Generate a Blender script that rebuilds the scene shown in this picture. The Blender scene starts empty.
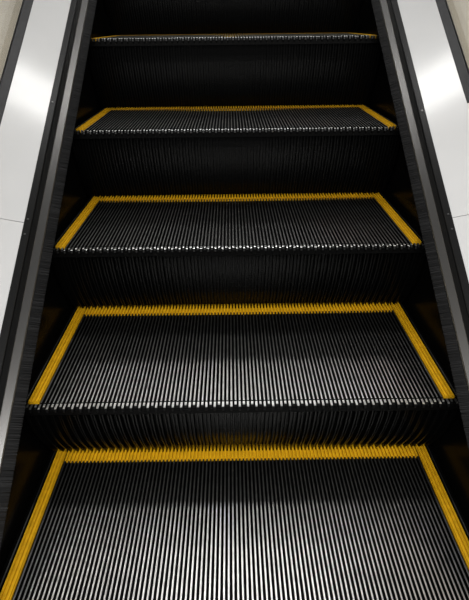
import bpy, math, random
from mathutils import Vector, Matrix

random.seed(4)
COL = bpy.context.scene.collection
scene = bpy.context.scene

# ------------------------------------------------------------------ geometry constants (metres)
D, H = .34937, .23637                       # step pitch and rise
LEN = math.hypot(D, H)
E_ = Vector((0, D / LEN, H / LEN))        # up the incline
N_ = Vector((0, -H / LEN, D / LEN))       # square to the incline
X0 = .005                                 # centre line of the escalator
S0, S1 = -.75, 4.3                        # extent of the balustrades along the incline
NP = 104                                  # cleats across between the yellow outer edges
PITCH = 1.0 / NP
BACK = .423


def cs(side, x, q, s):
    """cross-section point (outward x, height q above the nose line, distance s up the incline)"""
    return Vector((X0 + side * x, 0, 0)) + N_ * q + E_ * s


# ------------------------------------------------------------------ materials
def mat(name, color, rough=.5, metal=0., spec=.5, noise=None, bump=None, trans=0., ior=1.45, aniso=0., coat=0.):
    m = bpy.data.materials.new(name)
    m.use_nodes = True
    nt = m.node_tree
    b = nt.nodes['Principled BSDF']
    b.inputs['Base Color'].default_value = (*color, 1)
    b.inputs['Roughness'].default_value = rough
    b.inputs['Metallic'].default_value = metal
    b.inputs['Specular IOR Level'].default_value = spec
    b.inputs['Transmission Weight'].default_value = trans
    b.inputs['IOR'].default_value = ior
    b.inputs['Anisotropic'].default_value = aniso
    b.inputs['Coat Weight'].default_value = coat
    tc = nt.nodes.new('ShaderNodeTexCoord')
    if noise:
        sc, lo, hi, stretch = noise
        mp = nt.nodes.new('ShaderNodeMapping')
        mp.inputs['Scale'].default_value = stretch
        nz = nt.nodes.new('ShaderNodeTexNoise')
        nz.inputs['Scale'].default_value = sc
        nz.inputs['Detail'].default_value = 4
        rp = nt.nodes.new('ShaderNodeMapRange')
        rp.inputs['From Min'].default_value = .3
        rp.inputs['From Max'].default_value = .7
        rp.inputs['To Min'].default_value = lo
        rp.inputs['To Max'].default_value = hi
        mx = nt.nodes.new('ShaderNodeMix')
        mx.data_type = 'RGBA'
        mx.blend_type = 'MULTIPLY'
        mx.inputs['Factor'].default_value = 1
        mx.inputs['A'].default_value = (*color, 1)
        nt.links.new(tc.outputs['Object'], mp.inputs['Vector'])
        nt.links.new(mp.outputs['Vector'], nz.inputs['Vector'])
        nt.links.new(nz.outputs['Fac'], rp.inputs['Value'])
        nt.links.new(rp.outputs['Result'], mx.inputs['B'])
        nt.links.new(mx.outputs['Result'], b.inputs['Base Color'])
    if bump:
        sc, st, stretch = bump
        mp = nt.nodes.new('ShaderNodeMapping')
        mp.inputs['Scale'].default_value = stretch
        nz = nt.nodes.new('ShaderNodeTexNoise')
        nz.inputs['Scale'].default_value = sc
        bp = nt.nodes.new('ShaderNodeBump')
        bp.inputs['Strength'].default_value = st
        bp.inputs['Distance'].default_value = .002
        nt.links.new(tc.outputs['Object'], mp.inputs['Vector'])
        nt.links.new(mp.outputs['Vector'], nz.inputs['Vector'])
        nt.links.new(nz.outputs['Fac'], bp.inputs['Height'])
        nt.links.new(bp.outputs['Normal'], b.inputs['Normal'])
    return m


M_BLACK = mat('black_paint', (.0015, .0015, .0015), .45, 0, .06)
M_RISER = mat('riser_black', (.002, .002, .002), .27, 0, .09)
M_BARE = mat('worn_aluminium', (.56, .56, .545), .31, 1., noise=(40, .75, 1.1, (1, 1, 1)))
M_WORN = mat('scuffed_edge', (.02, .02, .02), .5, 1.)
M_YEL = mat('safety_yellow', (.58, .315, .006), .5, 0, .3, noise=(60, .8, 1.08, (1, 1, 1)))
M_SKIRT = mat('skirt_black', (.002, .002, .002), .24, 0, .05)
M_BRIS = mat('bristle', (.0035, .0035, .0037), .6, 0, .1)
M_BRIS2 = mat('bristle_pale', (.009, .009, .0094), .6, 0, .1)
M_HOLD = mat('brush_holder_aluminium', (.115, .112, .109), .3, 1.)
M_CHAN = mat('channel_black', (.002, .002, .002), .5, 0, .1)
M_TRIM = mat('trim_dark', (.014, .014, .014), .3, .6, .2)
M_DECK = mat('satin_white_deck', (.45, .452, .458), .14, 0, .6, noise=(6, .97, 1.02, (1, 1, 1)))
M_CLAMP = mat('clamp_grey', (.032, .032, .033), .38, .6, .25, noise=(50, .85, 1.1, (1, 1, 1)))
M_GLASS = mat('glass', (.93, .97, .94), .02, 0, .5, trans=1., ior=1.45)
nt = M_GLASS.node_tree
for n_ in list(nt.nodes):
    if n_.type != 'OUTPUT_MATERIAL':
        nt.nodes.remove(n_)
g1 = nt.nodes.new('ShaderNodeBsdfTransparent'); g1.inputs[0].default_value = (.98, .985, .98, 1)
g2 = nt.nodes.new('ShaderNodeBsdfGlossy'); g2.inputs['Roughness'].default_value = .03
g5 = nt.nodes.new('ShaderNodeLayerWeight'); g5.inputs['Blend'].default_value = .25
g3 = nt.nodes.new('ShaderNodeMapRange'); g3.inputs['To Min'].default_value = .03; g3.inputs['To Max'].default_value = .5
g3.inputs['From Min'].default_value = .0
nt.links.new(g5.outputs['Facing'], g3.inputs['Value'])
g4 = nt.nodes.new('ShaderNodeMixShader')
nt.links.new(g3.outputs[0], g4.inputs[0]); nt.links.new(g1.outputs[0], g4.inputs[1]); nt.links.new(g2.outputs[0], g4.inputs[2])
nt.links.new(g4.outputs[0], nt.nodes['Material Output'].inputs['Surface'])
M_RUB = mat('handrail_rubber', (.012, .012, .012), .4)
M_WALL = mat('beige_wall', (.52, .475, .40), .7, 0, .2, noise=(3, .9, 1.06, (1, 1, 1)))
M_PIT = mat('dark_pit', (.012, .012, .012), .8, 0, .1)
M_SCREW = mat('screw_steel', (.14, .14, .14), .3, 1.)


# ------------------------------------------------------------------ mesh helper
class MB:
    def __init__(self):
        self.v, self.f, self.m = [], [], []

    def hexa(self, p, mi=(0,) * 6):
        """p: 4 bottom points (ccw from above) + 4 top points; mi: bottom, top, 4 sides"""
        o = len(self.v)
        self.v += [tuple(a) for a in p]
        fs = [(3, 2, 1, 0), (4, 5, 6, 7), (0, 1, 5, 4), (1, 2, 6, 5), (2, 3, 7, 6), (3, 0, 4, 7)]
        for k, f in enumerate(fs):
            self.f.append(tuple(o + i for i in f))
            self.m.append(mi[k])

    def box(self, x0, x1, y0, y1, z0, z1, mi=(0,) * 6, taper=0.):
        t = taper
        self.hexa([(x0, y0, z0), (x1, y0, z0), (x1, y1, z0), (x0, y1, z0),
                   (x0 + t, y0, z1), (x1 - t, y0, z1), (x1 - t, y1, z1), (x0 + t, y1, z1)], mi)

    def prism(self, ring0, ring1, mi=0):
        o = len(self.v)
        n = len(ring0)
        self.v += [tuple(a) for a in ring0] + [tuple(a) for a in ring1]
        self.f.append(tuple(range(o + n - 1, o - 1, -1)))
        self.f.append(tuple(range(o + n, o + 2 * n)))
        for i in range(n):
            j = (i + 1) % n
            self.f.append((o + i, o + j, o + n + j, o + n + i))
        self.m += [mi] * (n + 2)

    def build(self, name, mats, parent=None, smooth=False):
        me = bpy.data.meshes.new(name)
        me.from_pydata(self.v, [], self.f)
        for m in mats:
            me.materials.append(m)
        me.polygons.foreach_set('material_index', self.m)
        if smooth:
            me.polygons.foreach_set('use_smooth', [True] * len(me.polygons))
        import bmesh
        bm = bmesh.new()
        bm.from_mesh(me)
        bmesh.ops.recalc_face_normals(bm, faces=bm.faces)
        bm.to_mesh(me)
        bm.free()
        me.update()
        o = bpy.data.objects.new(name, me)
        COL.objects.link(o)
        if parent:
            o.parent = parent
        return o


def thing(name, label, cat, loc=(0, 0, 0), group=None):
    o = bpy.data.objects.new(name, None)
    o.empty_display_size = .1
    COL.objects.link(o)
    o.location = loc
    o['label'] = label
    o['category'] = cat
    if group:
        o['group'] = group
    return o


def cx(i):
    return -.5 + (i + .5) * PITCH


# ------------------------------------------------------------------ one step
def make_step(label):
    root = thing('escalator_step', label, 'escalator step', (X0, 0, 0), 'escalator steps one above another')
    # --- tread: base plate, grooves, cleats with bare worn tops, nose teeth
    mb = MB()
    mb.box(-.518, .518, -.026, BACK - .010, -.024, -.0095)
    mi = (0, 1, 0, 0, 0, 0)
    for i in range(-1, NP + 1):
        c = cx(i)
        if 3 <= i < NP - 3:
            mb.box(c - .0022, c + .0022, -.0098, .3690, -.0098, 0, mi, .0005)
        elif i < 0 or i >= NP:
            mb.box(c - .0022, c + .0022, -.0098, BACK, -.0098, -.0008, mi, .0007)
        # nose teeth past a thin cross groove, worn on top and rounded down, every second one longer
        y1, z1 = (-.0310, -.0100) if i % 2 else (-.0240, -.0080)
        prof_t = [(-.0130, -.0006), (y1 + .0050, -.0010), (y1 + .0022, -.0022), (y1, z1), (max(y1 + .0035, -.0225), -.022), (-.0125, -.022)]
        mb.prism([(c - .0024, y, z) for y, z in prof_t], [(c + .0024, y, z) for y, z in prof_t])
        for q, k_ in ((-6, 1), (-5, 1), (-4, 3)):
            mb.m[q] = k_
    mb.build('tread', [M_BLACK, M_BARE, M_BLACK, M_WORN], root)
    # --- three yellow inserts
    for i0 in (0, NP - 3):
        y = MB()
        xa, xb = sorted((math.copysign(.5, i0 - 9) , math.copysign(.4745, i0 - 9)))
        y.box(xa, xb, -.004, BACK - .018, -.0094, -.0040)
        for i in range(3):
            c = xa + (i + .5) * (xb - xa) / 3
            y.box(c - .0031, c + .0031, -.0045, BACK, -.0045, .0003, taper=.0009)
        y.build('demarcation_strip', [M_YEL], root)
    y = MB()
    y.box(cx(3) - PITCH / 2 + .0004, cx(NP - 4) + PITCH / 2 - .0004, .3705, BACK - .023, -.0094, -.0060)
    for i in range(3, NP - 3):
        c = cx(i)
        y.box(c - .0028, c + .0028, .3695, BACK, -.0094, .0003, taper=.0006)
    y.build('demarcation_strip', [M_YEL], root)
    # --- riser: curved backing sheet with upright ribs that mesh into the grooves of the step below
    r = MB()
    NS = 12

    def prof(t, off):
        z = -.0215 - t * (H + .009 - .0215)
        tt = -z / H
        return (-.022 + .073 * tt ** 2.1 + off, z)
    for k in range(NS):
        a, b = k / NS, (k + 1) / NS
        if b * (H - .0125) + .0215 > H - .001:
            b = (H - .001 - .0215) / (H - .0125)
        pa, pb = prof(a, .016), prof(b, .016)
        w = .518
        r.hexa([(-w, pb[0], pb[1]), (w, pb[0], pb[1]), (w, pb[0] + .006, pb[1]), (-w, pb[0] + .006, pb[1]),
                (-w, pa[0], pa[1]), (w, pa[0], pa[1]), (w, pa[0] + .006, pa[1]), (-w, pa[0] + .006, pa[1])])
    for i in range(-2, NP + 1):
        c = cx(i) + PITCH / 2
        off = .0 if i % 2 else .007
        hw = .0027 if i % 2 else .0020
        o = len(r.v)
        for k in range(NS + 1):
            py, pz = prof(k / NS, off)
            qy, qz = prof(k / NS, .0165)
            r.v += [(c - hw, qy, pz), (c - hw * .55, py, pz), (c + hw * .55, py, pz), (c + hw, qy, pz)]
        for k in range(NS):
            b0, b1 = o + 4 * k, o + 4 * k + 4
            for j in range(3):
                r.f.append((b0 + j, b0 + j + 1, b1 + j + 1, b1 + j))
                r.m.append(0)
        r.f.append((o, o + 1, o + 2, o + 3)); r.m.append(0)
        e = o + 4 * NS
        r.f.append((e + 3, e + 2, e + 1, e)); r.m.append(0)
    r.build('riser', [M_RISER], root)
    # --- side frames carrying the tread
    for sx in (-1, 1):
        b = MB()
        x = sx * .49
        b.hexa([(x - .008, .06, -.19), (x + .008, .06, -.19), (x + .008, .12, -.19), (x - .008, .12, -.19),
                (x - .008, .03, -.0245), (x + .008, .03, -.0245), (x + .008, .36, -.0245), (x - .008, .36, -.0245)])
        b.build('side_bracket', [M_BLACK], root)
    return root


LABELS = [
    'black ribbed escalator step nearest the camera, lowest, its bright ribs cut by the photo edge',
    'second black escalator step from the bottom, bright ribs and full yellow border',
    'third black escalator step from the bottom, dull grey ribs inside yellow border',
    'fourth black escalator step from the bottom, shallow looking tread with yellow border',
    'fifth black escalator step from the bottom, seen almost edge on as thin line',
    'topmost black escalator step, only its dark ribbed riser in view',
]
proto = make_step(LABELS[0])
for k in range(1, 6):
    c = proto.copy()
    COL.objects.link(c)
    c['label'] = LABELS[k]
    for ch in list(proto.children):
        d = ch.copy()
        COL.objects.link(d)
        d.parent = c
    c.location = (X0, k * D, k * H)


# ------------------------------------------------------------------ balustrades
def ext(side, prof, s0, s1, name, m, parent):
    mb = MB()
    mb.prism([cs(side, x, q, s0) for x, q in prof], [cs(side, x, q, s1) for x, q in prof])
    return mb.build(name, [m], parent)


def rect(x0, x1, q0, q1):
    return [(x0, q0), (x1, q0), (x1, q1), (x0, q1)]


def balustrade(side, label, joint, clamp_from):
    root = thing('escalator_balustrade', label, 'balustrade', (0, 0, 0), 'balustrades on both sides of the steps')
    ext(side, rect(.5235, .528, -.36, .046), S0, S1, 'skirt_panel', M_SKIRT, root)
    ext(side, [(.5065, .046), (.5285, .046), (.5285, .0605), (.5265, .0615), (.5085, .0585), (.5065, .056)], S0, S1, 'brush_holder', M_HOLD, root)
    # bristles: thin tufts side by side along the whole length
    mb = MB()
    s = S0
    while s < S1:
        w = .0021
        j = random.uniform(-.0005, .0005)
        jq = random.uniform(-.0004, .0004)
        mi = 1 if random.random() < .28 else 0
        s_t = s + random.uniform(-.0007, .0007)
        root0, root1 = cs(side, .5075, .049, s), cs(side, .5075, .049, s + w)
        top0, top1 = cs(side, .5075, .0545 + jq, s), cs(side, .5075, .0545 + jq, s + w)
        a0, a1 = cs(side, .4835 + j, .0425 + jq, s_t), cs(side, .4835 + j, .0425 + jq, s_t + w * .8)
        b0, b1 = cs(side, .4835 + j, .0455 + jq, s_t), cs(side, .4835 + j, .0455 + jq, s_t + w * .8)
        mb.hexa([root0, root1, a1, a0, top0, top1, b1, b0], (mi,) * 6)
        s += .00235
    mb.build('brush_bristles', [M_BRIS, M_BRIS2], root)
    ext(side, rect(.529, .5505, -.01, .0475), S0, S1, 'channel', M_CHAN, root)
    tr = ext(side, [(.551, -.01), (.5690, -.01), (.5690, .0548), (.5670, .0555), (.553, .0515), (.551, .0500)], S0, S1, 'trim_rail', M_TRIM, root)
    for js in joint[1:]:
        p = cs(side, .5605, .0537, js)
        sm = MB()
        ax = (N_ * .97 + Vector((-side, 0, 0)) * .24).normalized()
        t1 = E_
        t2 = ax.cross(t1)
        ring = lambda r, h: [p + ax * h + t1 * (r * math.cos(a * math.pi / 6)) + t2 * (r * math.sin(a * math.pi / 6)) for a in range(12)]
        sm.prism(ring(.0034, -.002), ring(.0026, .0016))
        sm.build('screw', [M_SCREW], tr)
    # white inner decking in lengths butted together
    jj = joint[0]
    cuts = [S0, jj, jj + 2.05, S1]
    prof = [(.5695, .0530), (.6755, .0923), (.6755, .0888), (.5695, .0495)]
    for a, b in zip(cuts, cuts[1:]):
        ext(side, prof, a + .0009, b - .0009, 'deck_panel', M_DECK, root)
    ext(side, [(.5700, .0), (.6750, .0), (.6750, .0875), (.5700, .0485)], S0, S1, 'deck_backing', M_CHAN, root)
    # glass clamp, gasket, glass, handrail
    cp = [(.6762, .0), (.7020, .0), (.7020, .1005), (.7000, .102), (.6782, .0945), (.6762, .093)]
    ext(side, cp, clamp_from, S1, 'glass_clamp', M_CLAMP, root)
    if clamp_from > S0 + .1:
        ext(side, [(.6762, .0), (.7160, .0), (.7160, .1070), (.6762, .0925)], S0, clamp_from - .004, 'end_cover', M_DECK, root)
    ext(side, rect(.7025, .7050, .05, .1030), clamp_from, S1, 'gasket', M_RUB, root)
    ext(side, rect(.7053, .7153, .06, .82), clamp_from, S1, 'glass_panel', M_GLASS, root)
    ext(side, rect(.7165, 1.14, .02, .080), S0, S1, 'outer_deck', M_WALL, root)
    hp = [(.7 + .0, .83)]
    hr = [(.71 + .038 * math.cos(a), .845 + .019 * math.sin(a)) for a in [k * math.pi / 8 for k in range(16)]]
    ext(side, hr, clamp_from, S1, 'handrail', M_RUB, root)
    return root


balustrade(-1, 'left escalator balustrade with white inner deck, black side brush and glass clamp',
           (.883, .893, .846, 1.322), S0)
balustrade(1, 'right escalator balustrade with white inner deck, its grey glass clamp ending in frame',
           (.881, .892, .845, 1.268), 1.258)

# ------------------------------------------------------------------ setting
def wall(side, name):
    w = MB()
    x = 1.22
    a, b = sorted((X0 + side * x, X0 + side * (x + .12)))
    w.box(a, b, -1.2, 4.6, -.9, 3.4)
    o = w.build(name, [M_WALL])
    o['kind'] = 'structure'


wall(-1, 'wall_left')
wall(1, 'wall_right')
fl = MB()
fl.prism([cs(1, -1.22, -.36, S0), cs(1, 1.22, -.36, S0), cs(1, 1.22, -.42, S0), cs(1, -1.22, -.42, S0)],
         [cs(1, -1.22, -.36, S1), cs(1, 1.22, -.36, S1), cs(1, 1.22, -.42, S1), cs(1, -1.22, -.42, S1)])
o = fl.build('floor', [M_PIT])
o['kind'] = 'structure'

# ------------------------------------------------------------------ light
w = bpy.data.worlds.new('hall')
scene.world = w
w.use_nodes = True
bg = w.node_tree.nodes['Background']
bg.inputs[0].default_value = (.97, .99, 1, 1)
bg.inputs[1].default_value = .38


def area(name, loc, sx, sy, energy, target=None, col=(1, .99, .97)):
    l = bpy.data.lights.new(name, 'AREA')
    l.shape = 'RECTANGLE'
    l.size, l.size_y = sx, sy
    l.energy = energy
    l.color = col
    o = bpy.data.objects.new(name, l)
    COL.objects.link(o)
    o.location = loc
    if target:
        o.rotation_euler = (Vector(target) - Vector(loc)).to_track_quat('-Z', 'Y').to_euler()
    return o


area('ceiling_lamp', (0, 1.54, 3.6), 1.8, .08, 9.5)
area('ceiling_lamp', (0, 1.71, 3.6), 1.8, .08, 9.5)
area('ceiling_lamp', (0, 4.2, 4.8), 4.0, .6, 42)
area('ceiling_lamp', (0, -1.5, 2.4), 2.4, 1.0, 105, (0, .4, .2))

# ------------------------------------------------------------------ camera
cam = bpy.data.cameras.new('camera')
cam.sensor_fit = 'VERTICAL'
cam.sensor_height = 24
cam.lens = 459.507 / 600 * 24
cam.clip_start = .01
co = bpy.data.objects.new('camera', cam)
COL.objects.link(co)
r = Vector((.99990705, -.00968784, -.00959335))
u = Vector((.01322338, .51770941, .85545433))
f = Vector((.00332094, .85550167, -.5177894))
m = Matrix((r, u, -f)).transposed().to_4x4()
m.translation = Vector((-.01228, -.45467, .98957))
co.matrix_world = m
scene.camera = co

scene.view_settings.view_transform = 'Standard'
scene.view_settings.look = 'None'
scene.view_settings.gamma = 1
scene.view_settings.exposure = 0
scene.view_settings.use_curve_mapping = False
